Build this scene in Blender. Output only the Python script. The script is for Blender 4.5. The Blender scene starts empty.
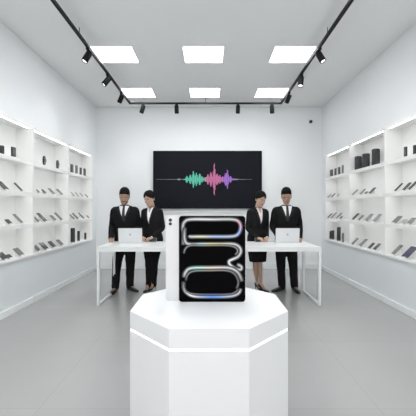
import bpy, bmesh, math, random
from mathutils import Vector, Matrix, noise
from mathutils.bvhtree import BVHTree
random.seed(7)
S = bpy.context.scene
C = S.collection
PI = math.pi
R = math.radians

# ------------------------------------------------------------------ materials
def mat(name, col, rough=.5, metal=0., var=.03, scale=8., bump=0., emit=None, es=1., spec=.5, coat=0.):
    m = bpy.data.materials.new(name); m.use_nodes = True
    nt = m.node_tree; b = nt.nodes['Principled BSDF']
    tc = nt.nodes.new('ShaderNodeTexCoord')
    n = nt.nodes.new('ShaderNodeTexNoise'); n.inputs['Scale'].default_value = scale; n.inputs['Detail'].default_value = 3
    nt.links.new(tc.outputs['Object'], n.inputs['Vector'])
    r = nt.nodes.new('ShaderNodeMix'); r.data_type = 'RGBA'
    nt.links.new(n.outputs['Fac'], r.inputs[0])
    r.inputs[6].default_value = (*[max(0, c*(1-var)) for c in col], 1)
    r.inputs[7].default_value = (*[min(1, c*(1+var)) for c in col], 1)
    nt.links.new(r.outputs[2], b.inputs['Base Color'])
    b.inputs['Roughness'].default_value = rough
    b.inputs['Metallic'].default_value = metal
    b.inputs['Specular IOR Level'].default_value = spec
    b.inputs['Coat Weight'].default_value = coat
    if bump:
        bp = nt.nodes.new('ShaderNodeBump'); bp.inputs['Strength'].default_value = bump; bp.inputs['Distance'].default_value = .002
        nt.links.new(n.outputs['Fac'], bp.inputs['Height']); nt.links.new(bp.outputs['Normal'], b.inputs['Normal'])
    if emit:
        b.inputs['Emission Color'].default_value = (*emit, 1); b.inputs['Emission Strength'].default_value = es
    return m

def vc_emit(name, es):
    m = bpy.data.materials.new(name); m.use_nodes = True
    nt = m.node_tree; b = nt.nodes['Principled BSDF']
    a = nt.nodes.new('ShaderNodeAttribute'); a.attribute_name = 'col'
    b.inputs['Base Color'].default_value = (0, 0, 0, 1)
    nt.links.new(a.outputs['Color'], b.inputs['Emission Color']); b.inputs['Emission Strength'].default_value = es
    b.inputs['Roughness'].default_value = .2
    return m

M = dict(
    wall=mat('wall paint', (.815, .84, .855), .6, var=.015, scale=1.5),
    ceil=mat('ceiling paint', (.86, .87, .87), .8, var=.01, scale=1.),
    lower=mat('lower wall laminate', (.74, .785, .80), .45, var=.02, scale=1.2),
    base=mat('baseboard white', (.8, .83, .84), .35),
    unit=mat('shelf white lacquer', (.86, .865, .86), .4, var=.01),
    led=mat('led diffuser', (1, 1, 1), .5, emit=(1, .985, .96), es=4.2),
    panel=mat('ceiling panel light', (1, 1, 1), .5, emit=(1, 1, 1), es=9.),
    frame=mat('panel light frame', (.85, .85, .85), .4),
    track=mat('track black', (.009, .0095, .01), .6, spec=.15),
    lens=mat('spot lens', (.9, .9, .9), .2, emit=(1, 1, 1), es=3.),
    table=mat('table white', (.80, .825, .83), .3, var=.01),
    pod=mat('podium gloss white', (.82, .83, .85), .25, var=.01),
    glow=mat('podium glow strip', (1, 1, 1), .4, emit=(1, 1, 1), es=2.2),
    tvframe=mat('display frame', (.004, .004, .005), .4, spec=.1),
    tvscreen=mat('display screen', (.004, .0045, .007), .3, emit=(.006, .007, .012), es=.5, spec=.08),
    black=mat('tablet bezel black', (.002, .002, .0025), .12, spec=.015),
    silver=mat('silver aluminium', (.64, .65, .665), .35, metal=.35, var=.01),
    laptop=mat('laptop aluminium', (.72, .73, .75), .4, metal=.2, var=.01),
    logo=mat('logo grey', (.42, .43, .45), .3, metal=.4),
    glass=mat('camera glass', (.01, .01, .012), .1),
    ring=mat('camera ring', (.55, .56, .57), .3, metal=.8),
    keys=mat('keyboard', (.03, .03, .03), .6),
    suit=mat('black suit wool', (.012, .012, .013), .85, var=.2, scale=60, bump=.15, spec=.1),
    lapel=mat('lapel satin wool', (.017, .017, .018), .7, var=.15, scale=60, spec=.15),
    shirt=mat('white shirt cotton', (.88, .88, .89), .8, var=.03, scale=25),
    pink=mat('pale blouse cotton', (.78, .71, .73), .8, var=.03, scale=25),
    tie=mat('black tie', (.012, .012, .014), .5),
    skin=mat('skin', (.40, .245, .18), .5, var=.06, scale=14),
    skinf=mat('skin light', (.50, .33, .25), .5, var=.05, scale=14),
    lips=mat('lips', (.32, .12, .10), .45),
    hair=mat('black hair', (.006, .0052, .005), .75, var=.4, scale=60, bump=.4, spec=.12),
    beard=mat('short beard', (.07, .042, .032), .8, var=.4, scale=90),
    eyew=mat('eye white', (.7, .7, .7), .3),
    iris=mat('iris', (.015, .01, .008), .2),
    shoe=mat('black leather', (.014, .013, .012), .3),
    phone=[mat('phone body dark', (.035, .037, .04), .3), mat('phone body grey', (.17, .175, .18), .35),
           mat('phone body silver', (.42, .43, .43), .35)],
    pscreen=[mat('phone screen dark', (.03, .032, .036), .2), mat('phone screen grey', (.16, .165, .17), .25),
             mat('phone screen pale', (.34, .345, .35), .3)],
    violet=mat('tablet screen violet', (.035, .03, .09), .2),
    stand=mat('display stand white', (.82, .82, .81), .35),
    spk=mat('speaker fabric', (.04, .043, .045), .8, var=.3, scale=120, bump=.4),
    spkg=mat('speaker trim', (.25, .26, .26), .4),
    handheld=mat('handheld grey case', (.16, .165, .17), .4),
)
# polished grey floor with faint tile joints
def floor_mat():
    m = bpy.data.materials.new('polished grey floor'); m.use_nodes = True
    nt = m.node_tree; b = nt.nodes['Principled BSDF']
    tc = nt.nodes.new('ShaderNodeTexCoord')
    br = nt.nodes.new('ShaderNodeTexBrick'); br.offset = 0; br.inputs['Scale'].default_value = 1
    br.inputs['Brick Width'].default_value = 1.2; br.inputs['Row Height'].default_value = 1.2
    br.inputs['Mortar Size'].default_value = .003
    br.inputs['Color1'].default_value = (.385, .385, .385, 1); br.inputs['Color2'].default_value = (.40, .40, .40, 1)
    br.inputs['Mortar'].default_value = (.35, .35, .35, 1)
    nt.links.new(tc.outputs['Object'], br.inputs['Vector'])
    n = nt.nodes.new('ShaderNodeTexNoise'); n.inputs['Scale'].default_value = 1.3; n.inputs['Detail'].default_value = 5
    nt.links.new(tc.outputs['Object'], n.inputs['Vector'])
    mx = nt.nodes.new('ShaderNodeMix'); mx.data_type = 'RGBA'; mx.blend_type = 'MULTIPLY'; mx.inputs[0].default_value = .12
    nt.links.new(br.outputs['Color'], mx.inputs[6]); nt.links.new(n.outputs['Fac'], mx.inputs[7])
    nt.links.new(mx.outputs[2], b.inputs['Base Color'])
    b.inputs['Roughness'].default_value = .22
    return m
M['floor'] = floor_mat()

# ------------------------------------------------------------------ helpers
def link(name, bm, m, parent=None, smooth=False, loc=None, bevel=0):
    if bevel:
        bmesh.ops.bevel(bm, geom=[e for e in bm.edges if len(e.link_faces) == 2 and e.calc_face_angle(0) > .6],
                        offset=bevel, segments=2, profile=.5, affect='EDGES')
    bmesh.ops.recalc_face_normals(bm, faces=bm.faces[:])
    me = bpy.data.meshes.new(name); bm.to_mesh(me); bm.free()
    me.materials.append(m)
    if smooth:
        for p in me.polygons: p.use_smooth = True
        try: me.set_sharp_from_angle(angle=R(40))
        except Exception: pass
    o = bpy.data.objects.new(name, me); C.objects.link(o)
    if parent: o.parent = parent
    if loc: o.location = loc
    return o
def thing(name, label, cat, loc=(0, 0, 0), rz=0, group=None):
    o = bpy.data.objects.new(name, None); C.objects.link(o); o.empty_display_size = .1
    o.location = loc; o.rotation_euler = (0, 0, rz)
    o['label'] = label; o['category'] = cat
    if group: o['group'] = group
    return o
def box(bm, x0, x1, y0, y1, z0, z1, mtx=None):
    vs = [bm.verts.new((x, y, z)) for x in (x0, x1) for y in (y0, y1) for z in (z0, z1)]
    for f in ((0, 1, 3, 2), (4, 6, 7, 5), (0, 4, 5, 1), (2, 3, 7, 6), (0, 2, 6, 4), (1, 5, 7, 3)):
        bm.faces.new([vs[i] for i in f])
    if mtx:
        for v in vs: v.co = mtx @ v.co
    return vs
def B(*a, **k):
    bm = bmesh.new(); box(bm, *a, **k); return bm
def prism(bm, pts, y0, y1, axis='Y', mtx=None):
    """extrude 2-D outline along an axis"""
    def P(a, b, t):
        return {'Y': (a, t, b), 'Z': (a, b, t), 'X': (t, a, b)}[axis]
    A = [bm.verts.new(P(a, b, y0)) for a, b in pts]; D = [bm.verts.new(P(a, b, y1)) for a, b in pts]
    bm.faces.new(A); bm.faces.new(D[::-1]); n = len(pts)
    for i in range(n): bm.faces.new((A[i], A[(i+1) % n], D[(i+1) % n], D[i]))
    if mtx:
        for v in A+D: v.co = mtx @ v.co
def rrect(w, h, r, n=6, cx=0, cy=0):
    out = []
    for (sx, sy, a0) in ((1, 1, 0), (-1, 1, 90), (-1, -1, 180), (1, -1, 270)):
        for i in range(n+1):
            a = R(a0 + 90*i/n)
            out.append((cx+sx*(w/2-r)+r*math.cos(a), cy+sy*(h/2-r)+r*math.sin(a)))
    return out
def circ(r, n=20, cx=0, cy=0):
    return [(cx+r*math.cos(2*PI*i/n), cy+r*math.sin(2*PI*i/n)) for i in range(n)]
def rings(bm, rr, cap=True):
    L = [[bm.verts.new(p) for p in r] for r in rr]; n = len(rr[0])
    for a, b in zip(L, L[1:]):
        for i in range(n): bm.faces.new((a[i], a[(i+1) % n], b[(i+1) % n], b[i]))
    if cap: bm.faces.new(L[0][::-1]); bm.faces.new(L[-1])
def tube(bm, pts, rad, n=14, sub=6, flat=None):
    """smooth tapering tube with rounded ends; flat=(axis vector, factor) squashes the section"""
    P = [Vector(p) for p in pts]
    Q, W = [], []
    for i in range(len(P)-1):
        p0 = P[max(i-1, 0)]; p1 = P[i]; p2 = P[i+1]; p3 = P[min(i+2, len(P)-1)]
        for k in range(sub):
            t = k/sub
            Q.append(.5*((2*p1)+(p2-p0)*t+(2*p0-5*p1+4*p2-p3)*t*t+(3*p1-p0-3*p2+p3)*t**3))
            W.append(rad[i]+(rad[i+1]-rad[i])*t)
    Q.append(P[-1]); W.append(rad[-1])
    d0 = (Q[0]-Q[1]).normalized(); d1 = (Q[-1]-Q[-2]).normalized()
    Q = [Q[0]+d0*W[0]*.85, Q[0]+d0*W[0]*.5]+Q+[Q[-1]+d1*W[-1]*.5, Q[-1]+d1*W[-1]*.85]
    W = [W[0]*.5, W[0]*.86]+W+[W[-1]*.86, W[-1]*.5]
    rr = []; u = None
    for i, q in enumerate(Q):
        t = (Q[min(i+1, len(Q)-1)]-Q[max(i-1, 0)]).normalized()
        if u is None:
            u = t.cross(Vector((0, 1, 0)) if abs(t.y) < .8 else Vector((1, 0, 0))).normalized()
        u = (u-t*u.dot(t)).normalized(); v = t.cross(u)
        ring = []
        for k in range(n):
            a = 2*PI*k/n; d = u*math.cos(a)*W[i]+v*math.sin(a)*W[i]
            if flat:
                ax = Vector(flat[0]).normalized(); d = d-ax*d.dot(ax)*(1-flat[1])
            ring.append(q+d)
        rr.append(ring)
    rings(bm, rr)
def loft(bm, secs, n=28, e=2.3):
    """stack of horizontal superellipses: (z, cx, cy, rx, ry)"""
    rr = []
    for z, cx, cy, rx, ry in secs:
        ring = []
        for k in range(n):
            a = 2*PI*k/n; c, s = math.cos(a), math.sin(a)
            ring.append(Vector((cx+rx*math.copysign(abs(c)**(2/e), c), cy+ry*math.copysign(abs(s)**(2/e), s), z)))
        rr.append(ring)
    rings(bm, rr)
def dense(secs, sub=4):
    out = []
    for i in range(len(secs)-1):
        p0, p1, p2, p3 = secs[max(i-1, 0)], secs[i], secs[i+1], secs[min(i+2, len(secs)-1)]
        for k in range(sub):
            t = k/sub
            out.append(tuple(.5*((2*b)+(c-a)*t+(2*a-5*b+4*c-d)*t*t+(3*b-a-3*c+d)*t**3) for a, b, c, d in zip(p0, p1, p2, p3)))
    out.append(secs[-1]); return out
def ellipsoid(bm, c, r, mtx=None, n=16):
    res = bmesh.ops.create_uvsphere(bm, u_segments=n, v_segments=max(6, n//2+2), radius=1)
    for v in res['verts']:
        v.co = Vector((v.co.x*r[0], v.co.y*r[1], v.co.z*r[2]))+Vector(c)
        if mtx: v.co = mtx @ v.co
def remesh(bm, voxel, smooth=3):
    """fuse overlapping closed shells into one continuous surface"""
    bmesh.ops.recalc_face_normals(bm, faces=bm.faces[:])
    me = bpy.data.meshes.new('tmp'); bm.to_mesh(me); bm.free()
    o = bpy.data.objects.new('tmp', me); C.objects.link(o)
    r = o.modifiers.new('r', 'REMESH'); r.mode = 'VOXEL'; r.voxel_size = voxel
    if smooth:
        s = o.modifiers.new('s', 'SMOOTH'); s.iterations = smooth; s.factor = .5
    dg = bpy.context.evaluated_depsgraph_get(); dg.update()
    nm = bpy.data.meshes.new_from_object(o.evaluated_get(dg))
    bpy.data.objects.remove(o); bpy.data.meshes.remove(me)
    out = bmesh.new(); out.from_mesh(nm); bpy.data.meshes.remove(nm)
    return out
def struct(name, bm, m, **k):
    o = link(name, bm, m, **k); o['kind'] = 'structure'; return o

# ------------------------------------------------------------------ room
CAM = 1.41; F = 340.0
W = 2.67; D = 8.04; H = 3.82; Y0 = -2.2
ND = .24                        # depth of the shelf niche
ZS = [.73, 1.19, 1.65, 2.12, 2.62]
YU = [3.85, 5.15, 6.45, 7.76]
struct('floor', B(-3.2, 3.2, Y0, D+.2, -.1, 0), M['floor'])
struct('ceiling', B(-3.2, 3.2, Y0, D+.2, H, H+.1), M['ceil'])
struct('wall_back', B(-3.2, 3.2, D, D+.15, 0, H), M['wall'])
for nm, s in (('left', -1), ('right', 1)):
    def bx(bm, xa, xb, *r): box(bm, min(s*xa, s*xb), max(s*xa, s*xb), *r)
    bm = bmesh.new()
    bx(bm, W, 3.1, Y0, D, ZS[-1]+.03, H)
    bx(bm, W, 3.1, YU[-1]+.001, D, ZS[0]-.03, ZS[-1]+.03)
    bx(bm, W+ND+.03, 3.1, Y0, YU[-1], ZS[0]-.03, ZS[-1]+.03)
    struct('wall_'+nm, bm, M['wall'])
    bm = bmesh.new(); bx(bm, W+.001, 3.1, Y0, D, 0, ZS[0]-.0305)
    struct('wall_%s_lower' % nm, bm, M['lower'])
    bm = bmesh.new()
    for a, b in ((Y0, 3.84), (3.855, 5.14), (5.155, 6.44), (6.455, 7.99)):
        bx(bm, W-.03, W, a, b, .0, .085)
    struct('baseboard_'+nm, bm, M['base'], bevel=.004)
struct('baseboard_back', B(-W+.035, W-.035, D-.02, D, 0, .11), M['base'])

# shelf units
side_word = {-1: 'left', 1: 'right'}
unit_word = ['nearest', 'middle', 'farthest']
def shelf_unit(s, i):
    y0, y1 = YU[i]+.002, YU[i+1]-.002
    if i == -1: y0, y1 = 2.55, YU[0]-.002
    yc = (y0+y1)/2
    t = thing('shelf_unit', 'white lit shelving niche with four tiers, %s on the %s wall' % (unit_word[i], side_word[s]),
              'shelving unit', (s*W, yc, ZS[0]-.03), group='lit shelving units')
    h = (y1-y0)/2; zb = ZS[0]-.03
    def P(name, m, xa, xb, ya, yb, za, zz, **k):
        return link(name, B(min(s*xa, s*xb), max(s*xa, s*xb), ya, yb, za-zb, zz-zb), m, t, **k)
    P('back_panel', M['unit'], ND, ND+.02, -h, h, ZS[0]-.03, ZS[-1]+.03)
    P('side_panel', M['unit'], -.012, ND, -h, -h+.022, ZS[0]-.03, ZS[-1]+.03, bevel=.002)
    P('side_panel', M['unit'], -.012, ND, h-.022, h, ZS[0]-.03, ZS[-1]+.03, bevel=.002)
    P('bottom_panel', M['unit'], -.03, ND, -h+.022, h-.022, ZS[0]-.03, ZS[0], bevel=.002)
    bm = bmesh.new()
    prism(bm, [(s*a, b-zb) for a, b in ((-.03, ZS[-1]+.03), (ND, ZS[-1]+.03), (ND, ZS[-1]), (-.014, ZS[-1]), (-.014, ZS[-1]-.016), (-.03, ZS[-1]-.016))], -h+.022, h-.022, 'Y')
    link('top_panel', bm, M['unit'], t)
    for z in ZS[1:-1]:
        bm = bmesh.new()
        prism(bm, [(s*a, b-zb) for a, b in ((-.02, z), (ND, z), (ND, z-.03), (.002, z-.03), (.002, z-.055), (-.02, z-.055))], -h+.022, h-.022, 'Y')
        link('shelf', bm, M['unit'], t)
    for z in ZS[1:]:
        zz = z-.03 if z != ZS[-1] else z
        P('light_strip', M['led'], .02, .045, -h+.06, h-.06, zz-.008, zz)
for s in (-1, 1):
    for i in range(3): shelf_unit(s, i)

# ------------------------------------------------------------------ ceiling lights
n = 0
rowname = ['farthest row', 'second row from the back', 'third row from the back', 'row above the podium', 'row nearest the viewer']
for r_, yc in enumerate((7.04, 5.30, 3.56, 1.82, .08)):
    for k, xc in enumerate((-1.45, -.085, 1.285)):
        t = thing('ceiling_light', 'square white panel light in the ceiling, %s, %s' % (rowname[r_], ['left', 'centre', 'right'][k]), 'ceiling light',
                  (xc, yc, H), group='square ceiling panel lights')
        bm = bmesh.new()
        for a in (box(bm, -.32, .32, -.29, -.27, -.012, 0), box(bm, -.32, .32, .27, .29, -.012, 0),
                  box(bm, -.32, -.30, -.27, .27, -.012, 0), box(bm, .30, .32, -.27, .27, -.012, 0)): pass
        link('frame', bm, M['frame'], t)
        link('diffuser', B(-.30, .30, -.27, .27, -.008, 0), M['panel'], t)

# ------------------------------------------------------------------ track lighting
TZ = CAM+2.30; TX = 1.645; TY = 7.41
t = thing('lighting_track', 'black U-shaped lighting track hung below the ceiling', 'lighting track', (-.075, TY, TZ))
bm = bmesh.new()
box(bm, -TX-.018, TX+.018, -.018, .018, -.015, .02)
link('back_rail', bm, M['track'], t, bevel=.003)
for s in (-1, 1):
    link('side_rail', B(s*TX-.018, s*TX+.018, -6.6, -.019, -.015, .02), M['track'], t, bevel=.003)
for x, y in ((-TX, -.02), (TX, -.02), (0, 0), (-TX, -2.9), (TX, -2.9), (-TX, -5.8), (TX, -5.8)):
    bm = bmesh.new(); tube(bm, [(x, y, .012), (x, y, H-TZ-.002)], [.005, .005], 8, 1)
    link('suspension_rod', bm, M['track'], t)
def spot(x, y, d, label, power=10, sz=1.):
    t = thing('track_spotlight', label, 'spotlight', (x, y, TZ-.015), group='black track spotlights')
    link('adapter', B(-.03, .03, -.03, .03, -.025, 0) if y > TY-.01 else B(-.025, .025, -.05, .05, -.025, 0), M['track'], t, bevel=.003)
    bm = bmesh.new(); tube(bm, [(0, 0, -.02), (0, 0, -.075)], [.011, .011], 10, 1); link('stem', bm, M['track'], t, smooth=True)
    d = Vector(d).normalized(); c = Vector((0, 0, -.075))
    q = d.to_track_quat('Z', 'Y').to_matrix().to_4x4(); q.translation = c
    bm = bmesh.new()
    rr = []
    for z, r in ((-.045, .001), (-.045, .042), (-.035, .046), (.12, .046), (.125, .044), (.125, .036), (.112, .034), (.112, .001)):
        rr.append([q @ Vector((r*math.cos(2*PI*i/20), r*math.sin(2*PI*i/20), z)) for i in range(20)])
    rings(bm, rr); link('lamp_head', bm, M['track'], t, smooth=True)
    bm = bmesh.new(); prism(bm, circ(.033, 18), .1125, .116, 'Z', q); link('lens', bm, M['lens'], t)
    L = bpy.data.lights.new('spot_beam', 'SPOT'); L.energy = power; L.spot_size = R(75); L.spot_blend = .8; L.shadow_soft_size = .04
    lo = bpy.data.objects.new('spot_beam', L); C.objects.link(lo); lo.parent = t
    lo.matrix_local = Matrix.Translation(c+d*.13) @ (-d).to_track_quat('Z', 'Y').to_matrix().to_4x4()
for x, d, lb in ((143, (-.35, .15, -1), 'leftmost of four on the back rail, tilted left'), (176.5, (.02, .2, -1), 'second from left on the back rail, hanging straight'),
                 (238, (-.02, .2, -1), 'third from left on the back rail, hanging straight'), (272, (.05, .2, -1), 'rightmost of four on the back rail')):
    spot((x-209)*TY/F, TY, d, 'black cylinder spotlight, '+lb)
for s in (-1, 1):
    w = side_word[s]
    spot(s*TX-.075, 6.70, (s*(.55 if s < 0 else -.35), .3, -1), 'black cylinder spotlight on the %s rail, nearest the back corner' % w)
    spot(s*TX-.075, 5.80, (s*(.75 if s < 0 else -.15), -.2, -1), 'black cylinder spotlight on the %s rail, second from the back corner' % w)
    spot(s*TX-.075, 4.86, (s*.5, -.2, -1), 'black cylinder spotlight on the %s rail, third from the back corner' % w)
    spot(s*TX-.075, 3.3, (s*-.9, -.5, -1), 'black cylinder spotlight on the %s rail, closest to the podium' % w, 25)

t = thing('security_camera', 'tiny black security camera high on the back wall, right side', 'camera', (2.40, D, CAM+2.06))
link('mount', B(-.03, .03, -.02, 0, -.03, .03), M['track'], t, bevel=.004)
bm = bmesh.new(); ellipsoid(bm, (0, -.035, 0), (.035, .035, .035)); link('dome', bm, M['glass'], t, smooth=True)

# ------------------------------------------------------------------ wall display
SW, SH = 2.555, 1.355
t = thing('wall_display', 'large black wall-mounted screen showing a coloured sound wave', 'screen', (-.035, D-.001, CAM+.01))
link('frame', B(-SW/2, SW/2, -.06, 0, 0, SH), M['tvframe'], t, bevel=.006)
link('screen', B(-SW/2+.02, SW/2-.02, -.062, -.058, .02, SH-.02), M['tvscreen'], t)
bm = bmesh.new(); cl = bm.verts.layers.float_color.new('col')
zc = .685
def sx(u): return (150+u/3.467-207.3)/42.6
def bar(x, h, w, c):
    vs = box(bm, x-w/2, x+w/2, -.0645, -.0622, zc-h, zc+h)
    for v in vs: v[cl] = (*c, 1)
def env(u):
    e = 0
    for c, w, h in ((128, 5, 12), (139, 5, 14), (150, 4.5, 33), (160, 5, 20), (172, 5, 25), (181, 4, 9), (192, 5, 10), (200, 5, 16), (211, 5, 29),
                    (222, 4.5, 47), (232, 5, 24), (241, 5, 13), (252, 6, 12), (261, 5, 19), (268, 4.5, 32), (277, 6, 11), (100, 6, 3.2), (290, 9, 3), (300, 5, 2.5)):
        e = max(e, h*math.exp(-((u-c)/w)**2))
    return e
def colr(u):
    g, p, v = Vector((.10, .72, .52)), Vector((.75, .18, .42)), Vector((.42, .17, .75))
    if u < 180: return g
    if u < 200: return g.lerp(p, (u-180)/20)
    if u < 240: return p
    if u < 258: return p.lerp(v, (u-240)/18)
    return v
u = 60
while u < 330:
    e = env(u)*(.75+.45*abs(math.sin(u*2.7)))
    if 115 < u < 292: bar(sx(u), max(e, 1.5)/3.467/42.3, .011, colr(u)*(.55+.45*abs(math.cos(u*1.9))))
    else: bar(sx(u), max(env(u), .6)/3.467/42.3, .011, Vector((.25, .26, .30)))
    u += 2.2
for a, b, c in ((20, 115, (.13, .13, .16)), (292, 352, (.13, .12, .16))):
    vs = box(bm, sx(a), sx(b), -.0635, -.0622, zc-.004, zc+.004)
    for v in vs: v[cl] = (*c, 1)
link('waveform', bm, vc_emit('waveform glow', .85), t)

# ------------------------------------------------------------------ podium
k_ = .60; PZ = CAM-k_; a_ = .205; AP = a_*(1+math.sqrt(2)); PY = 1.70+AP
def octo(ap, y=0):
    d = AP-ap; fx, sx_, sy_ = .201-d*.4, .464-d, .198-d*.4
    return [(fx, -ap), (sx_, -sy_), (sx_, sy_), (fx, ap), (-fx, ap), (-sx_, sy_), (-sx_, -sy_), (-fx, -ap)]
t = thing('podium', 'white octagonal display podium with a glowing seam', 'podium', (0, PY, 0))
bm = bmesh.new(); prism(bm, octo(AP), 0, PZ-.112, 'Z'); link('plinth', bm, M['pod'], t, bevel=.004)
bm = bmesh.new(); prism(bm, octo(AP-.004), PZ-.1115, PZ-.1005, 'Z'); link('light_seam', bm, M['glow'], t)
bm = bmesh.new(); prism(bm, octo(AP), PZ-.10, PZ, 'Z'); link('top_slab', bm, M['pod'], t, bevel=.006)

# ------------------------------------------------------------------ giant tablets
TYd = F*k_/92.5; sc = TYd/F
def tab_outline(w, h, r): return rrect(w, h, r, 8, 0, h/2)
# rear one, seen from behind
w2, h2 = 66*sc, 86*sc
t = thing('tablet', 'silver tablet standing with its camera side showing, behind the black one', 'tablet', (((165.5+231.5)/2-209)*sc, TYd+.022, PZ))
bm = bmesh.new(); prism(bm, tab_outline(w2, h2, .02), -.008, .008, 'Y'); link('body', bm, M['silver'], t, bevel=.002)
def lx(px): return (px-(165.5+231.5)/2)*sc
def lz(py): return (301.2-py)*sc
bm = bmesh.new(); prism(bm, rrect(9.2*sc, 9.2*sc, .014, 6, lx(172.6), lz(221.6)), -.0115, -.0075, 'Y'); cb = link('camera_bump', bm, M['silver'], t, bevel=.001)
for px, py, r in ((170.2, 219.8, 1.7), (170.2, 223.6, 1.6)):
    bm = bmesh.new(); prism(bm, circ(r*sc*1.15, 20, lx(px), lz(py)), -.0145, -.0112, 'Y'); ln = link('lens_ring', bm, M['ring'], cb)
    ln.parent = cb
    bm = bmesh.new(); prism(bm, circ(r*sc, 20, lx(px), lz(py)), -.0155, -.0143, 'Y'); link('lens', bm, M['glass'], cb)
for px, py, r in ((174.6, 219.2, .6), (174.6, 224.2, .45)):
    bm = bmesh.new(); prism(bm, circ(r*sc, 12, lx(px), lz(py)), -.0125, -.0112, 'Y'); link('flash', bm, M['ring'], cb)
# front one
wf, hf = 66.4*sc, 86*sc; cxp = (178.9+245.3)/2
t = thing('tablet', 'large black-framed tablet on the podium showing glowing looped ribbons', 'tablet', ((cxp-209)*sc, TYd, PZ))
bm = bmesh.new(); prism(bm, tab_outline(wf, hf, .022), -.008, .010, 'Y'); link('body', bm, M['silver'], t, bevel=.002)
bm = bmesh.new(); prism(bm, tab_outline(wf-.002, hf-.002, .021), -.0095, -.0078, 'Y')
link('screen_glass', bm, M['black'], t)
def cr(P, sub=8):
    P = [Vector(p) for p in P]; out = []
    for i in range(len(P)-1):
        p0, p1, p2, p3 = P[max(i-1, 0)], P[i], P[i+1], P[min(i+2, len(P)-1)]
        for k in range(sub):
            t_ = k/sub
            out.append(.5*((2*p1)+(p2-p0)*t_+(2*p0-5*p1+4*p2-p3)*t_*t_+(3*p1-p0-3*p2+p3)*t_**3))
    out.append(P[-1]); return out
bm = bmesh.new(); cl = bm.verts.layers.float_color.new('col')
def tint(u, v):
    c = Vector((.55, .57, .60))
    def add(cu, cv, ru, rv, col, k=1.):
        nonlocal c
        w = math.exp(-((u-cu)/ru)**2-((v-cv)/rv)**2)*k
        c = c.lerp(Vector(col), min(w, 1))
    add(200, 60, 60, 25, (.8, .82, .86), .8); add(352, 80, 14, 22, (.75, .32, .36)); add(350, 108, 14, 16, (.25, .38, 1.))
    add(270, 128, 60, 14, (.35, .52, .9)); add(190, 130, 30, 14, (.75, .74, .45)); add(230, 160, 60, 14, (.86, .78, .35), .9)
    add(190, 160, 18, 14, (.4, .8, .9)); add(180, 262, 40, 16, (.4, .85, .75), .9); add(240, 262, 40, 16, (.9, .7, .55), .7)
    add(345, 300, 25, 25, (.28, .28, .3), .9); add(240, 378, 50, 14, (.12, .35, 1.)); add(150, 375, 25, 14, (.85, .85, .9))
    add(118, 110, 16, 40, (.35, .36, .38), .8); add(118, 330, 14, 30, (.12, .12, .13), .9); add(320, 235, 22, 16, (.9, .9, .9))
    return c
layer = 0
def ribbon(P, w, k=1.):
    global layer
    layer += 1
    Q = cr(P); prev = None
    prof = ((-1, 0.), (-.62, .10), (-.32, .35), (0, 1.), (.35, .4), (.7, .12), (1, 0.))
    y = -.0096-.0002*layer
    for i, q in enumerate(Q):
        tdir = (Q[min(i+1, len(Q)-1)]-Q[max(i-1, 0)]).normalized(); nn = Vector((-tdir.y, tdir.x))
        fade = min(1, i/5, (len(Q)-1-i)/5)
        row = []
        for a, b in prof:
            p = q+nn*a*w; px = 155+p.x/4.16; py = 205+p.y/4.16
            v_ = bm.verts.new(((px-cxp)*sc, y, (301.2-py)*sc)); c = tint(p.x, p.y)*b*k*fade
            v_[cl] = (c.x, c.y, c.z, 1); row.append(v_)
        if prev:
            for j in range(len(row)-1): bm.faces.new((prev[j], prev[j+1], row[j+1], row[j]))
        prev = row
ribbon([(118, 165), (120, 120), (116, 90), (124, 68), (150, 58), (240, 58), (320, 58), (348, 68), (356, 92), (346, 118), (320, 129), (240, 130), (175, 130), (148, 130), (142, 124)], 9)
ribbon([(124, 92), (124, 140), (140, 160), (200, 160), (270, 160), (325, 160), (350, 172), (357, 192), (345, 213), (322, 224), (308, 232), (312, 246), (335, 262), (356, 266), (358, 254), (340, 244)], 8.5)
ribbon([(120, 200), (128, 178), (150, 166), (200, 166), (300, 166), (336, 176), (343, 192), (332, 206)], 5, .35)
ribbon([(120, 300), (128, 276), (152, 260), (230, 258), (300, 258), (332, 268), (350, 286), (362, 316)], 9.5)
ribbon([(128, 312), (138, 285), (165, 272), (230, 270), (295, 270), (330, 284), (346, 318), (338, 346)], 5, .35)
ribbon([(120, 316), (120, 342), (132, 362), (165, 377), (240, 379), (310, 377), (345, 366), (357, 344)], 8.5)
ribbon([(128, 350), (142, 362), (180, 368), (300, 368), (332, 360), (346, 346)], 4, .35)
link('wallpaper', bm, vc_emit('screen picture glow', 1.15), t)

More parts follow.
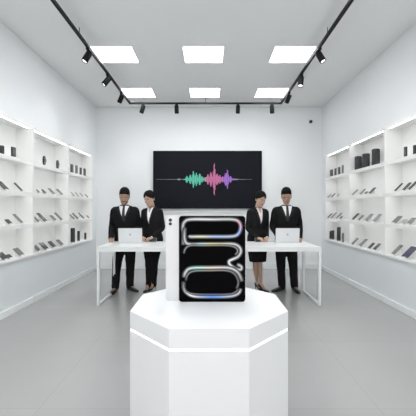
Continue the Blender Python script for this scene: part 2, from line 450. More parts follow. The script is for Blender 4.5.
# ------------------------------------------------------------------ table
TZt = .857; ty0, ty1 = 4.94, 5.81; tx = 1.63
t = thing('counter_table', 'long white counter table with loop legs behind the podium', 'table', (0, (ty0+ty1)/2, 0))
hy = (ty1-ty0)/2
link('tabletop', B(-tx, tx, -hy, hy, TZt-.066, TZt), M['table'], t, bevel=.004)
for s in (-1, 1):
    bm = bmesh.new(); xa, xb = sorted((s*tx, s*(tx-.036)))
    box(bm, xa, xb, -hy, -hy+.04, .03, TZt-.067); box(bm, xa, xb, hy-.04, hy, .03, TZt-.067); box(bm, xa, xb, -hy, hy, 0, .03)
    link('leg', bm, M['table'], t)
def laptop(x, y, label):
    t = thing('laptop', label, 'laptop', (x, y, TZt), 0, 'silver laptops on the counter')
    w = .385
    bm = bmesh.new(); prism(bm, rrect(w, .26, .012, 4, 0, .13), .001, .014, 'Z'); link('base', bm, M['laptop'], t, bevel=.001)
    bm = bmesh.new()
    for r in range(5):
        for c in range(12): box(bm, -.165+c*.0277, -.165+c*.0277+.023, .09+r*.027, .09+r*.027+.022, .0141, .0155)
    link('keyboard', bm, M['keys'], t)
    mt = Matrix.Translation((0, .004, .016)) @ Matrix.Rotation(R(8), 4, 'X')
    bm = bmesh.new(); prism(bm, rrect(w, .228, .012, 5, 0, .114), -.004, .004, 'Y', mt); lid = link('lid', bm, M['laptop'], t, bevel=.001)
    bm = bmesh.new(); prism(bm, rrect(w-.02, .208, .004, 3, 0, .114), .0041, .0047, 'Y', mt); link('screen', bm, M['pscreen'][0], lid)
    # bitten-fruit mark with a leaf on the lid
    bm = bmesh.new(); pts = []
    for i in range(40):
        a = 2*PI*i/40; r = .0185*(1+.07*math.cos(2*a))
        px, pz = r*math.cos(a)*.95, r*math.sin(a)
        if abs(a-PI/2) < .35: pz -= .0035*(1-abs(a-PI/2)/.35)
        if abs(a-3*PI/2) < .3: pz += .0025*(1-abs(a-3*PI/2)/.3)
        dd = math.hypot(px-.021, pz-.002)
        if dd < .009: px, pz = .021+(px-.021)/dd*.009, .002+(pz-.002)/dd*.009
        pts.append((px, .125+pz))
    prism(bm, pts, -.0048, -.0039, 'Y', mt)
    prism(bm, [(.000, .146), (.002, .152), (.007, .156), (.0075, .150), (.004, .1465)], -.0048, -.0039, 'Y', mt)
    link('logo', bm, M['logo'], lid)
laptop((130.4-209)*5.52/F, 5.52, 'open silver laptop in front of the man at the left')
laptop((287.4-209)*5.52/F, 5.52, 'open silver laptop in front of the man at the right')

# ------------------------------------------------------------------ people
def hand(bm, wr, d, nrm, side, curl=.5, s=1.):
    """palm + four fingers + side thumb. d: along the hand, nrm: back-of-hand normal, side: direction of the thumb"""
    wr = Vector(wr); d = Vector(d).normalized(); nrm = Vector(nrm); nrm = (nrm-d*nrm.dot(d)).normalized()
    lat = d.cross(nrm).normalized()
    if lat.dot(Vector(side)) < 0: lat = -lat
    for q in (-1.1, -.35, .35, 1.1):
        tube(bm, [wr+lat*q*.016*s, wr+d*.045*s+lat*q*.021*s, wr+d*.088*s+lat*q*.023*s], [.014*s, .0145*s, .011*s], 10, 3)
    for q, ln in ((1.1, .070), (.37, .080), (-.37, .074), (-1.1, .058)):
        b = wr+d*.085*s+lat*q*.0235*s; pts = [b]; a = .15
        for seg in (.45, .32, .25):
            a += curl*.55
            dd = d*math.cos(a)-nrm*math.sin(a); pts.append(pts[-1]+dd*ln*seg*s)
        tube(bm, pts, [.0098*s, .009*s, .0082*s, .007*s], 10, 3)
    b = wr+d*.02*s+lat*.02*s
    tube(bm, [b, b+d*.026*s+lat*.024*s-nrm*.006*s, b+d*.052*s+lat*.030*s-nrm*.014*s, b+d*.072*s+lat*.026*s-nrm*.022*s], [.013*s, .0115*s, .0098*s, .0078*s], 10, 3)

HEAD = [(0.000, .020, -.088, -.045), (.012, .036, -.098, -.015), (.035, .050, -.101, .015), (.06, .060, -.098, .04), (.09, .068, -.096, .070),
        (.12, .0735, -.094, .088), (.15, .076, -.096, .097), (.175, .0745, -.092, .096), (.20, .066, -.078, .085), (.22, .050, -.056, .066), (.233, .028, -.026, .040), (.238, .008, .0, .014)]
def head_rings(off=0., top=0., n=32, fem=False):
    k = .94 if fem else 1.
    secs = []
    for z, w, f, b in dense([(z, w*k, f, b) for z, w, f, b in HEAD], 7):
        tt = max(0, (z-.12)/.118)
        secs.append((z+off*.2+top*tt+(off*.6*tt), 0, (f+b)/2, w+off, (b-f)/2+off))
    rr = []
    for z, cx, cy, rx, ry in secs:
        rr.append([Vector((cx+rx*math.copysign(abs(math.cos(a))**.93, math.cos(a)), cy+ry*math.copysign(abs(math.sin(a))**.93, math.sin(a)), z))
                   for a in [2*PI*i/n for i in range(n)]])
    return rr

def person(label, loc, yaw, s, fem, J, skirt=False):
    t = thing('person', label, 'person', (loc[0], loc[1], 0), yaw, 'sales staff behind the counter')
    sk = M['skinf'] if fem else M['skin']
    Hs = s                                     # overall scale
    def V(p): return Vector(p)*Hs
    lean = J.get('lean', 0.)
    # torso sections in metres for a 1.79 m man (z,cx,cy,rx,ry)
    if not fem:
        T = [(.80, 0, 0, .165, .105), (.92, 0, 0, .172, .112), (1.05, 0, 0, .158, .102), (1.14, 0, -.004, .156, .102), (1.26, 0, -.006, .175, .115), (1.36, 0, .0, .185, .112), (1.43, 0, .01, .175, .092), (1.47, 0, .016, .125, .072), (1.51, 0, .018, .062, .058), (1.535, 0, .014, .052, .054)]
    else:
        T = [(.82, 0, 0, .155, .105), (.93, 0, 0, .165, .115), (1.03, 0, 0, .140, .095), (1.12, 0, -.002, .122, .086), (1.24, 0, -.016, .145, .112), (1.33, 0, -.006, .150, .102), (1.39, 0, .008, .135, .074), (1.43, 0, .014, .085, .054), (1.475, 0, .018, .047, .046), (1.515, 0, .014, .043, .046)]
    def sh(z): return -lean*max(0, z-.95)/.55
    T = [(z, cx, cy+sh(z), rx, ry) for z, cx, cy, rx, ry in T]
    ztop = T[-1][0]
    hp = Vector((0, T[-1][2]+.004, ztop))      # neck pivot
    HM = Matrix.Translation((hp+Vector((0, -.022, -.012 if not fem else -.024)))*Hs) @ Matrix.Rotation(J['head'][1], 4, 'Z') @ Matrix.Rotation(J['head'][2], 4, 'Y') @ Matrix.Rotation(J['head'][0], 4, 'X') @ Matrix.Scale(Hs*(1.06 if fem else 1.10), 4) @ Matrix.Translation((0, .0, .008))
    sh_x, sh_z = (.187, 1.405) if not fem else (.150, 1.385)
    ar = (.052, .047, .038, .029, .026) if not fem else (.042, .038, .031, .024, .021)
    # ---- body
    bm = bmesh.new()
    secs = dense([(z*Hs, cx*Hs, cy*Hs, rx*Hs, ry*Hs) for z, cx, cy, rx, ry in T], 4); loft(bm, secs)
    arms = []
    for sd, (el, wr, hd, hn, cu) in zip((-1, 1), J['arms']):
        shp = V((sd*sh_x, .01+sh(sh_z), sh_z)); el = V(el); wr = V(wr)
        tube(bm, [shp-Vector((sd*.05, 0, -.005)), shp, (shp+el)/2, el, (el+wr)/2, wr], [x*Hs for x in (ar[0], ar[0], ar[1], ar[2], ar[2]*.98, ar[3])], 16, 5)
        hand(bm, wr, hd, hn, (-sd, 0, .4), cu, (1. if not fem else .88)*Hs)
        arms.append((shp, el, wr))
    tube(bm, [hp*Hs+Vector((0, .012, -.06)), hp*Hs, HM @ Vector((0, .012, .06))], [x*Hs for x in ((.056, .052, .05) if not fem else (.045, .041, .041))], 18, 4)
    legs = []
    for sd, (kn, an, ty) in zip((-1, 1), J['legs']):
        hip = V((sd*.085, .0, .84)); kn = V(kn); an = V(an)
        tube(bm, [hip, (hip+kn)/2, kn, kn.lerp(an, .35)+Vector((0, .012, 0)), kn.lerp(an, .75), an], [x*Hs for x in ((.088, .075, .052, .052, .037, .030) if not fem else (.088, .072, .048, .049, .033, .026))], 16, 5)
        fd = Vector((math.sin(ty), -math.cos(ty), 0)); a0 = Vector((an.x, an.y, 0))
        if fem: tube(bm, [an, an+fd*.03-Vector((0, 0, .02)), a0+fd*.10+Vector((0, 0, .026)), a0+fd*.145+Vector((0, 0, .017))], [.027, .027, .025, .014], 14, 4)
        else: tube(bm, [an, a0+fd*.05+Vector((0, 0, .05)), a0+fd*.14+Vector((0, 0, .032))], [.032, .034, .022], 14, 4)
        legs.append((hip, kn, an, fd, a0))
    n0 = len(bm.verts)
    rings(bm, head_rings(fem=fem))
    tube(bm, [(0, -.092, .128), (0, -.103, .108), (0, -.115, .088)], [.008, .010, .0135], 10, 4)
    ellipsoid(bm, (0, -.100, .083), (.019, .010, .008))
    ellipsoid(bm, (0, -.098, .030), (.020, .009, .013))
    for sd in (-1, 1):
        ellipsoid(bm, (sd*(.074 if not fem else .070), .008, .105), (.010, .020, .030))
        ellipsoid(bm, (sd*.030, -.092, .130), (.024, .010, .008))
        ellipsoid(bm, (sd*.040, -.080, .085), (.018, .014, .018))
    bm.verts.ensure_lookup_table()
    for v in bm.verts[n0:]: v.co = HM @ v.co
    link('body', remesh(bm, .0055, 2), sk, t, smooth=True)
    # ---- face
    for sd in (-1, 1):
        bm = bmesh.new(); ellipsoid(bm, (sd*.030, -.0945, .112), (.0125, .007, .0042), HM); e = link('eye', bm, M['eyew'], t, smooth=True)
        bm = bmesh.new(); ellipsoid(bm, (sd*.030, -.0995, .1115), (.0075, .004, .0045), HM); link('iris', bm, M['iris'], e, smooth=True)
        bm = bmesh.new(); tube(bm, [HM @ Vector(p) for p in ((sd*.014, -.105, .1315), (sd*.030, -.104, .1355), (sd*.048, -.092, .130))], [.0028, .0036, .002], 8, 4)
        link('eyebrow', bm, M['hair'], t, smooth=True)
    bm = bmesh.new(); tube(bm, [HM @ Vector(p) for p in ((-.023, -.097, .058), (0, -.106, .0575), (.023, -.097, .058))], [.003, .0058, .003], 8, 4)
    link('mouth', bm, M['lips'], t, smooth=True)
    if J.get('beard'):
        bm = bmesh.new(); rings(bm, head_rings(.0015, 0, 48), cap=True)
        bmesh.ops.recalc_face_normals(bm, faces=bm.faces[:])
        def keep(c):
            if c.y > -.005 or c.z > .10: return False
            if c.y > -.05: return c.z < .095
            return c.z < .040 or (abs(c.x) > .036 and c.z < .062) or (.062 < c.z < .074 and abs(c.x) < .030)
        bmesh.ops.delete(bm, geom=[f for f in bm.faces if not keep(f.calc_center_median())], context='FACES')
        bmesh.ops.solidify(bm, geom=bm.faces[:], thickness=.004)
        for v in bm.verts: v.co = HM @ v.co
        link('beard', bm, M['beard'], t, smooth=True)
    # ---- hair
    bm = bmesh.new(); rr = head_rings(.006 if not fem else .010, .026 if not fem else .012, 72, fem)
    rings(bm, rr, cap=True)
    bmesh.ops.recalc_face_normals(bm, faces=bm.faces[:])
    def hl(x, y):
        if not fem:
            if y < -.055: return .186-.5*max(0, abs(x)-.04)
            if y < -.005: return .178-(y+.055)/.05*.05+(-.0)
            if y < .03: return .128
            return max(.035, .128-(y-.03)*2.)
        if y < -.04: return .205-.85*abs(x)
        if y < .0: return .205-.85*abs(x)-(y+.04)*1.1
        return max(.02, min(.115, .105-y*1.2))
    kill = []
    for f in bm.faces:
        c = f.calc_center_median()
        if c.z < hl(c.x, c.y)+noise.noise(c*70)*.006: kill.append(f)
    bmesh.ops.delete(bm, geom=kill, context='FACES')
    for v in bm.verts:
        nz = noise.noise(v.co*60)*.0022; v.co += v.co.normalized()*nz
    bmesh.ops.solidify(bm, geom=bm.faces[:], thickness=.012)
    if fem:
        ellipsoid(bm, (.0, .108, .10), (.036, .032, .036))
        tube(bm, [(-.045, .06, .06), (0, .098, .075), (.045, .06, .06)], [.018, .022, .018], 12, 4)
    for v in bm.verts: v.co = HM @ v.co
    link('hair', bm, M['hair'], t, smooth=True)
    # ---- lower clothes
    if skirt:
        bm = bmesh.new()
        S_ = [(.50, .0, -.01, .150, .125), (.56, 0, -.006, .158, .126), (.70, 0, 0, .176, .125), (.84, 0, 0, .184, .132), (.93, 0, 0, .180, .128), (1.04, 0, 0, .150, .105)]
        loft(bm, dense([tuple(a*Hs for a in q) for q in S_], 4)); link('skirt', bm, M['suit'], t, smooth=True)
    else:
        bm = bmesh.new()
        S_ = [(.78, 0, 0, .170, .115), (.86, 0, 0, .185, .125), (.95, 0, 0, .180, .122), (1.06, 0, 0, .160, .11)]
        loft(bm, dense([tuple(a*Hs for a in q) for q in S_], 4))
        for hip, kn, an, fd, a0 in legs:
            end = Vector((an.x, an.y-.008, .085 if not fem else .095))
            rad = (.106, .098, .082, .072, .068, .066) if not fem else (.100, .088, .068, .058, .050, .046)
            tube(bm, [hip, (hip+kn)/2, kn, kn.lerp(end, .4), kn.lerp(end, .8), end], [x*Hs for x in rad], 20, 5)
        for v in bm.verts:
            v.co += Vector((noise.noise(v.co*14), noise.noise(v.co*14+Vector((9, 0, 0))), 0))*.006
        link('trousers', remesh(bm, .008, 3), M['suit'], t, smooth=True)
    # ---- shoes
    for hip, kn, an, fd, a0 in legs:
        lat = Vector((-fd.y, fd.x, 0)); bm = bmesh.new()
        if fem: prof = [(-.052, .018, .062, .115), (-.035, .026, .058, .108), (-.01, .028, .050, .088), (.03, .028, .030, .066), (.075, .034, .008, .046), (.11, .037, .001, .040), (.145, .030, .001, .032), (.172, .016, .001, .022), (.182, .006, .003, .012)]
        else: prof = [(-.078, .018, .004, .055), (-.07, .030, .001, .075), (-.04, .037, .001, .088), (.0, .039, .001, .088), (.05, .040, .001, .078), (.10, .045, .001, .062), (.15, .048, .001, .052), (.20, .042, .001, .045), (.235, .028, .001, .036), (.248, .012, .003, .024)]
        rr = []
        for d_, w_, z0, z1 in dense(prof, 3):
            c = a0+fd*d_
            rr.append([c+lat*w_*Hs*math.copysign(abs(math.cos(a))**.7, math.cos(a))+Vector((0, 0, ((z0+z1)/2+(z1-z0)/2*math.copysign(abs(math.sin(a))**.7, math.sin(a)))*Hs)) for a in [2*PI*i/16 for i in range(16)]])
        rings(bm, rr)
        sh_o = link('shoe', bm, M['shoe'], t, smooth=True)
        if fem:
            bm = bmesh.new(); c = a0-fd*.042
            rings(bm, [[c+Vector((r*math.cos(2*PI*i/10), r*math.sin(2*PI*i/10), z)) for i in range(10)] for z, r in ((.0005, .006), (.03, .007), (.062, .014), (.075, .016))])
            link('heel', bm, M['shoe'], sh_o, smooth=True)
    # ---- jacket
    bm = bmesh.new()
    if not fem:
        JK = [(.80, 0, 0, .196, .135), (.90, 0, 0, .197, .138), (1.02, 0, -.002, .182, .128), (1.12, 0, -.006, .176, .124), (1.25, 0, -.008, .196, .138), (1.36, 0, -.002, .208, .134), (1.425, 0, .008, .204, .112), (1.462, 0, .014, .165, .090), (1.495, 0, .018, .085, .072), (1.51, 0, .02, .068, .064)]
        sr = (.066, .066, .062, .057, .052, .046)
    else:
        JK = [(.84, 0, 0, .190, .136), (.93, 0, 0, .188, .138), (1.03, 0, 0, .160, .116), (1.11, 0, -.002, .143, .104), (1.23, 0, -.016, .162, .130), (1.32, 0, -.008, .168, .120), (1.395, 0, .006, .166, .098), (1.435, 0, .014, .130, .078), (1.462, 0, .020, .076, .062), (1.478, 0, .034, .060, .050)]
        sr = (.056, .056, .051, .046, .041, .036)
    loft(bm, dense([(z*Hs, cx, (cy+sh(z))*Hs, rx*Hs, ry*Hs) for z, cx, cy, rx, ry in JK], 4))
    for sd, (shp, el, wr) in zip((-1, 1), arms):
        tube(bm, [shp-Vector((sd*.06, 0, .0)), shp-Vector((0, 0, .006)), (shp+el)/2, el, (el+wr)/2, wr+(el-wr).normalized()*.022], [x*Hs for x in sr], 20, 5)
    for v in bm.verts:
        v.co += Vector((noise.noise(v.co*11), noise.noise(v.co*11+Vector((5, 3, 0))), 0))*.007
    jb = remesh(bm, .008, 3)
    bvh = BVHTree.FromBMesh(jb)
    jk = link('jacket', jb, M['suit'], t, smooth=True)
    for sd, (shp, el, wr) in zip((-1, 1), arms):
        bm = bmesh.new(); dd = (wr-el).normalized()
        tube(bm, [wr-dd*.04, wr-dd*.018], [sr[-1]*.86*Hs]*2, 18, 2); link('shirt_cuff', bm, M['shirt'], t, smooth=True)
    # ---- V opening with shirt, tie, lapels draped on the chest
    def drape(name, fl, fr, z0, z1, off, m, nz=24, nx=8, parent=None):
        bm = bmesh.new(); front = []; back = []
        last = None
        for i in range(nz+1):
            z = (z0+(z1-z0)*i/nz); a, b = fl(z), fr(z); rf, rb = [], []
            for j in range(nx+1):
                x = a+(b-a)*j/nx
                h = bvh.ray_cast(Vector((x*Hs, -1, z*Hs)), Vector((0, 1, 0)))
                y = h[0].y if h[0] is not None and h[0].y < .05-0*z else None
                if y is None: y = last if last is not None else -.06
                last = y
                rf.append(bm.verts.new((x*Hs, y-off, z*Hs))); rb.append(bm.verts.new((x*Hs, y+.012, z*Hs)))
            front.append(rf); back.append(rb)
        for i in range(nz):
            for j in range(nx):
                bm.faces.new((front[i][j], front[i][j+1], front[i+1][j+1], front[i+1][j])); bm.faces.new((back[i][j], back[i+1][j], back[i+1][j+1], back[i][j+1]))
            bm.faces.new((front[i][0], front[i+1][0], back[i+1][0], back[i][0])); bm.faces.new((front[i][nx], back[i][nx], back[i+1][nx], front[i+1][nx]))
        for i in (0, nz):
            for j in range(nx): bm.faces.new((front[i][j], back[i][j], back[i][j+1], front[i][j+1]))
        return link(name, bm, m, parent or t, smooth=True)
    if not fem: zb, zt, wt = 1.225, 1.487, .092
    else: zb, zt, wt = 1.155, 1.462, .060
    vw = lambda z: wt*max(.02, ((z-zb)/(zt-zb)))**.9
    shirtm = M['pink'] if J.get('pink') else M['shirt']
    if fem:
        zs = 1.395
        drape('shirt_front', lambda z: -vw(z), lambda z: vw(z), zb, zt, .004, shirtm)
        sw = lambda z: .030*max(.02, (z-zs+.03)/(zt-zs+.03))
        drape('neck_skin', lambda z: -sw(z), lambda z: sw(z), zs-.03, zt, .006, sk)
        for sd in (-1, 1):
            f1 = lambda z, sd=sd: sd*(sw(z)+.002); f2 = lambda z, sd=sd: sd*(sw(z)+.026)
            drape('shirt_collar', f1, f2, zs, zt, .010, shirtm, nx=3)
    else:
        drape('shirt_front', lambda z: -vw(z), lambda z: vw(z), zb, zt, .004, shirtm)
        drape('tie', lambda z: -(.016+.016*(1-(z-zb)/(zt-zb))), lambda z: (.016+.016*(1-(z-zb)/(zt-zb))), zb+.01, zt-.012, .009, M['tie'], nx=3)
        bm = bmesh.new(); box(bm, -.017*Hs, .017*Hs, -.012, .012, -.018, .018); 
        h = bvh.ray_cast(Vector((0, -1, (zt-.012)*Hs)), Vector((0, 1, 0)))
        yk = h[0].y if h[0] is not None else -.05
        bmesh.ops.translate(bm, verts=bm.verts[:], vec=(0, yk-.006, (zt-.008)*Hs)); link('tie_knot', bm, M['tie'], t, bevel=.005)
        bm = bmesh.new()                        # standing collar
        loft(bm, [(z*Hs, 0, (cy+sh(z))*Hs, rx*Hs, ry*Hs) for z, cy, rx, ry in ((1.47, .012, .076, .074), (1.50, .012, .066, .066), (1.530, .012, .060, .062))], e=2)
        link('shirt_collar', bm, shirtm, t, smooth=True)
    lw = .042 if not fem else .030
    for sd in (-1, 1):
        def outer(z, sd=sd):
            q = (z-zb)/(zt-zb); k = q/.72 if q < .72 else max(.1, 1-(q-.72)/.28*.85)
            return sd*(vw(z)+.004+lw*k)
        inner = lambda z, sd=sd: sd*(vw(z)-.003)
        drape('lapel', inner, outer, zb-.004, zt-.004, .011, M['lapel'], nx=4, parent=jk)
    for bz in ((1.215, 1.10) if not fem else (1.12,)):
        h = bvh.ray_cast(Vector((.012*Hs, -1, bz*Hs)), Vector((0, 1, 0)))
        if h[0]:
            bm = bmesh.new(); prism(bm, circ(.009, 12, .012*Hs, bz*Hs), h[0].y-.004, h[0].y+.002, 'Y'); link('button', bm, M['tie'], jk)
    return t

PYp = 5.98
def X(px, y): return (px-209)*y/F
# arms: (elbow, wrist, hand direction, back-of-hand normal, curl)
dn = (0, -1, -.25)
manL = dict(beard=True, head=(R(20), R(4), R(2)), lean=.05,
            arms=[((-.245, .05, 1.13), (-.20, -.235, .925), (.25, -1, -.2), (0, 0, 1), .45), ((.235, .03, 1.13), (.16, -.235, .93), (-.3, -1, -.2), (0, 0, 1), .45)],
            legs=[((-.125, -.10, .49), (-.135, -.17, .085), R(-4)), ((.10, -.06, .49), (.095, -.07, .085), R(42))])
person('man with short dark beard in black suit and tie behind the left laptop', (X(125.3, PYp), PYp), R(3), .985, False, manL)
womL = dict(head=(R(20), R(-9), R(-4)), lean=.04,
            arms=[((-.185, .0, 1.10), (-.085, -.225, .935), (.5, -1, -.15), (-.3, -.2, 1), .9), ((.185, .02, 1.10), (.085, -.225, .935), (-.5, -1, -.15), (.3, -.2, 1), .9)],
            legs=[((-.045, -.06, .50), (-.015, -.13, .115), R(-4)), ((.045, -.0, .50), (.045, -.03, .115), R(-18))])
person('woman in black trouser suit and white blouse beside the left man', (X(152.3, PYp), PYp+.02), R(-14), .985, True, womL)
womR = dict(head=(R(20), R(9), R(4)), lean=.04, pink=True,
            arms=[((-.185, .0, 1.10), (-.085, -.225, .935), (.5, -1, -.15), (-.3, -.2, 1), .9), ((.185, .02, 1.10), (.085, -.225, .935), (-.5, -1, -.15), (.3, -.2, 1), .9)],
            legs=[((-.045, .01, .50), (-.012, -.01, .115), R(14)), ((.028, -.045, .50), (.012, -.13, .115), R(24))])
person('woman in black blazer and knee-length skirt beside the right man', (X(257.6, PYp), PYp+.02), R(14), .98, True, womR, skirt=True)
manR = dict(head=(R(20), R(-10), R(-1)), lean=.05,
            arms=[((-.235, .03, 1.13), (-.16, -.235, .93), (.3, -1, -.2), (0, 0, 1), .45), ((.250, .05, 1.13), (.20, -.235, .925), (-.25, -1, -.2), (0, 0, 1), .45)],
            legs=[((-.10, -.06, .49), (-.085, -.08, .085), R(-50)), ((.11, -.07, .49), (.125, -.11, .085), R(8))])
person('smiling man in black suit and tie behind the right laptop', (X(285.9, PYp), PYp), R(-3), .985, False, manR)

# small handheld devices the two women hold over the counter edge
for x, yaw, w in ((X(152.5, 5.72), R(-14), 'left'), (X(259, 5.72), R(14), 'right')):
    t = thing('handheld_device', 'small dark grey handheld device held by the woman at the %s' % w, 'device', (x, 5.70, TZt+.004), yaw)
    mt = Matrix.Rotation(R(-38), 4, 'X')
    bm = bmesh.new(); prism(bm, rrect(.125, .085, .010, 4, 0, .0425), -.012, -.002, 'Z', Matrix.Rotation(R(50), 4, 'X') @ Matrix.Translation((0, 0, 0)))
    link('body', bm, M['handheld'], t, bevel=.001)
    bm = bmesh.new(); prism(bm, rrect(.113, .073, .006, 4, 0, .0425), -.002, -.0012, 'Z', Matrix.Rotation(R(50), 4, 'X'))
    link('screen', bm, M['pscreen'][0], t)

# ------------------------------------------------------------------ shelf products
TONE = ['black', 'grey', 'pale silver']
GROUPN = {'p': 'phone', 't': 'tablet', 'w': 'smartwatch', 'b': 'boxed gadget', 's': 'speaker'}
proto = {}
def build(kind, tone, w, h, s):
    """origin at base front-centre; +x (times s) is towards the wall"""
    t = bpy.data.objects.new({'p': 'display_phone', 't': 'display_tablet', 'w': 'display_watch', 'b': 'gadget_box', 's': 'speaker'}[kind], None)
    C.objects.link(t)
    if kind in 'pt':
        ang = R(45); L = h
        # device lies on a wedge: bottom near the aisle, top near the wall
        mt = Matrix.Translation((s*.015, 0, .014)) @ Matrix(((s*math.cos(ang), 0, -s*math.sin(ang), 0), (0, 1, 0, 0), (math.sin(ang), 0, math.cos(ang), 0), (0, 0, 0, 1)))
        bm = bmesh.new(); prism(bm, [(a, b) for a, b in rrect(L, w, .009, 4, L/2, 0)], 0, .009, 'Z', mt); link('body', bm, M['phone'][tone if tone < 3 else 0], t, bevel=.001)
        bm = bmesh.new(); prism(bm, rrect(L-.012, w-.012, .006, 4, L/2, 0), .0091, .0097, 'Z', mt); link('screen', bm, M['violet'] if tone == 3 else M['pscreen'][tone], t)
        bm = bmesh.new(); c = math.cos(ang)*L*.8; q = min(w*.35, .03)
        prism(bm, [(s*.0, 0), (s*(c+.015), 0), (s*(c+.015), .006+math.sin(ang)*L*.8-.004), (s*.022, .012), (s*.012, .024), (s*.004, .024)], -q, q, 'Y'); link('stand', bm, M['stand'], t)
    elif kind == 'w':
        bm = bmesh.new(); ell = [(.030*math.cos(2*PI*i/24), h/2+.02+h/2*math.sin(2*PI*i/24)) for i in range(24)]; inn = [(.020*math.cos(2*PI*i/24), h/2+.02+(h/2-.012)*math.sin(2*PI*i/24)) for i in range(24)]
        A = [[bm.verts.new((s*(.03+dx), a, b)) for a, b in e] for e in (ell, inn) for dx in (0, .028)]
        for i in range(24):
            j = (i+1) % 24
            for p, q in ((0, 1), (1, 3), (3, 2), (2, 0)): bm.faces.new((A[p][i], A[p][j], A[q][j], A[q][i]))
        link('strap', bm, M['phone'][0], t, smooth=True)
        bm = bmesh.new(); box(bm, *sorted((s*.018, s*.030)), -.022, .022, h/2-.005, h/2+.05); link('watch_case', bm, M['phone'][1], t, bevel=.004)
        bm = bmesh.new(); box(bm, *sorted((s*.0, s*.07)), -.03, .03, 0, .012); box(bm, *sorted((s*.036, s*.052)), -.008, .008, .012, h+.01); link('stand', bm, M['stand'], t)
    elif kind == 'b':
        bm = bmesh.new(); box(bm, *sorted((s*.02, s*.042)), -w/2, w/2, 0, h); link('box_body', bm, M['phone'][tone], t, bevel=.003)
        bm = bmesh.new(); box(bm, *sorted((s*.018, s*.0205)), -w*.32, w*.32, h*.35, h*.8); link('front_label', bm, M['pscreen'][1], t)
    else:
        r = w/2
        bm = bmesh.new(); rings(bm, [[Vector((s*(r+.02)+q*math.cos(2*PI*i/28), q*math.sin(2*PI*i/28), z)) for i in range(28)] for z, q in ((0, r*.9), (.006, r), (h-.012, r), (h-.003, r*.93), (h, r*.85))]); link('body', bm, M['spk'], t, smooth=True)
        bm = bmesh.new(); rings(bm, [[Vector((s*(r+.02)+q*math.cos(2*PI*i/28), q*math.sin(2*PI*i/28), z)) for i in range(28)] for z, q in ((h+.0005, r*.80), (h+.004, r*.78))]); link('top_panel', bm, M['spkg'], t, smooth=True)
        bm = bmesh.new(); rings(bm, [[Vector((s*(r+.02)+q*math.cos(2*PI*i/28), q*math.sin(2*PI*i/28), z)) for i in range(28)] for z, q in ((.008, r+.001), (.02, r+.001))], cap=False); link('base_ring', bm, M['spkg'], t, smooth=True)
    return t
def place(kind, tone, w, h, s, y, z, label, group):
    key = (kind, tone, round(w, 3), round(h, 3), s)
    if key not in proto:
        o = proto[key] = build(*key)
    else:
        src = proto[key]; o = src.copy(); C.objects.link(o)
        for ch in src.children:
            c = ch.copy(); C.objects.link(c); c.parent = o
    o.location = (s*(W+(.0 if kind in 'pt' else .04)), y, z)
    o['label'] = label; o['category'] = GROUPN[kind] if kind != 'b' else 'box'; o['group'] = group
ITEMS = {  # (side, unit): four rows from the top; each item (pixel x, kind, tone, width, height)
 (-1, 0): [[(1.5, 's', 0, .065, .13), (13.5, 'b', 0, .085, .155)],
           [(2.5, 't', 0, .115, .16), (18.5, 'p', 0, .05, .165)],
           [(6.5, 'p', 0, .09, .085), (18.5, 'p', 1, .07, .18)],
           [(1.5, 't', 0, .12, .12), (6.5, 'p', 0, .09, .065), (18, 't', 1, .13, .14)]],
 (-1, 1): [[(45, 'w', 0, 0, .155), (58.3, 'w', 0, 0, .155)],
           [(36, 'p', 1, .05, .07), (42.5, 'p', 0, .07, .09), (51.5, 'p', 1, .10, .15), (59.5, 'p', 1, .085, .15)],
           [(35.5, 'p', 0, .06, .11), (42.5, 'p', 0, .10, .19), (52.5, 'p', 1, .10, .13), (59, 'p', 1, .085, .19)],
           [(36, 't', 0, .09, .12), (43.5, 't', 0, .14, .15), (51.5, 't', 0, .13, .14), (59.5, 't', 1, .13, .14)]],
 (-1, 2): [[(72, 'b', 0, .10, .18), (76.6, 'b', 1, .08, .19), (80.8, 'b', 0, .08, .17), (84.7, 'b', 0, .09, .18)],
           [(72, 'p', 2, .06, .11), (76.5, 'p', 2, .07, .12), (81, 'p', 2, .07, .12), (85.5, 'p', 1, .06, .10)],
           [(71.5, 'p', 1, .06, .14), (75.5, 'p', 1, .09, .17), (81.3, 'p', 1, .07, .17), (86.5, 'p', 1, .06, .08)],
           [(72.8, 's', 0, .085, .29), (78.6, 's', 0, .055, .21), (85.3, 's', 0, .045, .15)]],
 (1, 0): [[(405.5, 'b', 0, .05, .155), (415.5, 's', 0, .06, .14)],
          [(398.5, 'p', 0, .045, .16), (407, 'p', 0, .07, .15), (412.5, 'p', 0, .06, .16)],
          [(397.5, 't', 1, .12, .14), (406, 't', 2, .10, .08), (412.5, 't', 1, .10, .12)],
          [(396.5, 't', 1, .085, .19), (408.5, 't', 3, .15, .20)]],
 (1, 1): [[(356.7, 's', 0, .125, .27), (366, 's', 0, .125, .27), (375.8, 's', 0, .125, .29)],
          [(355, 'p', 1, .065, .15), (362.8, 'p', 1, .07, .14), (368.2, 'p', 1, .09, .06), (372.5, 'p', 0, .09, .14)],
          [(355.3, 'p', 0, .085, .17), (361.5, 'p', 1, .08, .13), (368.8, 'p', 1, .11, .17), (377, 'p', 1, .10, .17)],
          [(355, 'p', 1, .07, .16), (362.8, 'p', 1, .10, .18), (372, 'p', 0, .085, .13), (377.3, 'p', 0, .085, .14)]],
 (1, 2): [[(331.3, 'b', 0, .13, .17), (335.4, 'b', 0, .075, .17), (339, 'b', 0, .09, .17), (342.6, 'b', 1, .05, .19)],
          [(329, 'p', 2, .06, .12), (334, 'p', 1, .07, .12), (339.5, 'p', 2, .06, .08)],
          [(329, 'p', 1, .06, .14), (333.5, 'p', 1, .07, .17), (338.8, 'p', 1, .07, .17), (342.5, 'p', 1, .06, .08)],
          [(328, 's', 0, .04, .18), (332.6, 's', 0, .07, .20), (338.8, 's', 0, .08, .29), (342.8, 'b', 1, .06, .19)]],
}
order = ['first', 'second', 'third', 'fourth']
tier = ['top', 'second', 'third', 'bottom']
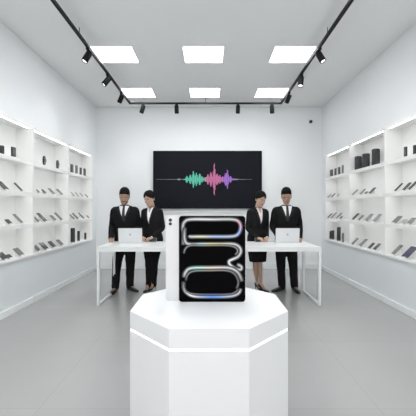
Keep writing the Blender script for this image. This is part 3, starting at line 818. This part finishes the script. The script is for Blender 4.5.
LW = {'p': 'phone', 't': 'tablet', 'w': 'looped watch', 'b': 'upright box', 's': 'round speaker'}
for (s, i), rows in ITEMS.items():
    for r, items in enumerate(rows):
        pos = []
        for it in items:
            kd = it[1]; xx = W+(.07 if kd in 'pt' else .06+it[3]/2 if kd == 's' else .07)
            y = F*xx/abs(it[0]-209)
            y = min(max(y, YU[i]+.03+max(it[3], .06)/2), YU[i+1]-.03-max(it[3], .06)/2)
            pos.append([y, it])
        pos.sort(key=lambda a: a[0])
        for a, b in zip(pos, pos[1:]):
            need = (max(a[1][3], .06)+max(b[1][3], .06))/2+.006
            if b[0]-a[0] < need: b[0] = a[0]+need
        over = pos[-1][0]+max(pos[-1][1][3], .06)/2-(YU[i+1]-.026)
        if over > 0:
            for k in range(len(pos)-1, -1, -1):
                lim = (YU[i+1]-.026-max(pos[k][1][3], .06)/2) if k == len(pos)-1 else pos[k+1][0]-(max(pos[k][1][3], .06)+max(pos[k+1][1][3], .06))/2-.006
                pos[k][0] = min(pos[k][0], lim)
        for k, (y, (px, kd, tn, w, h)) in enumerate(pos):
            lab = '%s %s, %s from near end, %s tier, %s %s-wall unit' % (['black', 'grey', 'pale silver', 'violet-screened'][tn], LW[kd], order[k], tier[r], unit_word[i], side_word[s])
            place(kd, tn, w, h, s, y, ZS[3-r]+.001, lab, 'gadgets on the %s wall shelves' % side_word[s])

# ------------------------------------------------------------------ light, camera
w = bpy.data.worlds.new('bright concourse'); S.world = w; w.use_nodes = True
w.node_tree.nodes['Background'].inputs[0].default_value = (1, .985, .965, 1)
w.node_tree.nodes['Background'].inputs[1].default_value = 1.5
cam = bpy.data.cameras.new('camera'); co = bpy.data.objects.new('camera', cam); C.objects.link(co)
co.location = (0, 0, CAM); co.rotation_euler = (R(90), 0, 0)
cam.sensor_width = 36; cam.lens = 36*F/416; cam.shift_x = -1/416; cam.shift_y = 1/416; cam.clip_start = .05
S.camera = co
S.view_settings.view_transform = 'Standard'; S.view_settings.look = 'None'
S.view_settings.exposure = 0.27; S.view_settings.gamma = 1; S.view_settings.use_curve_mapping = False
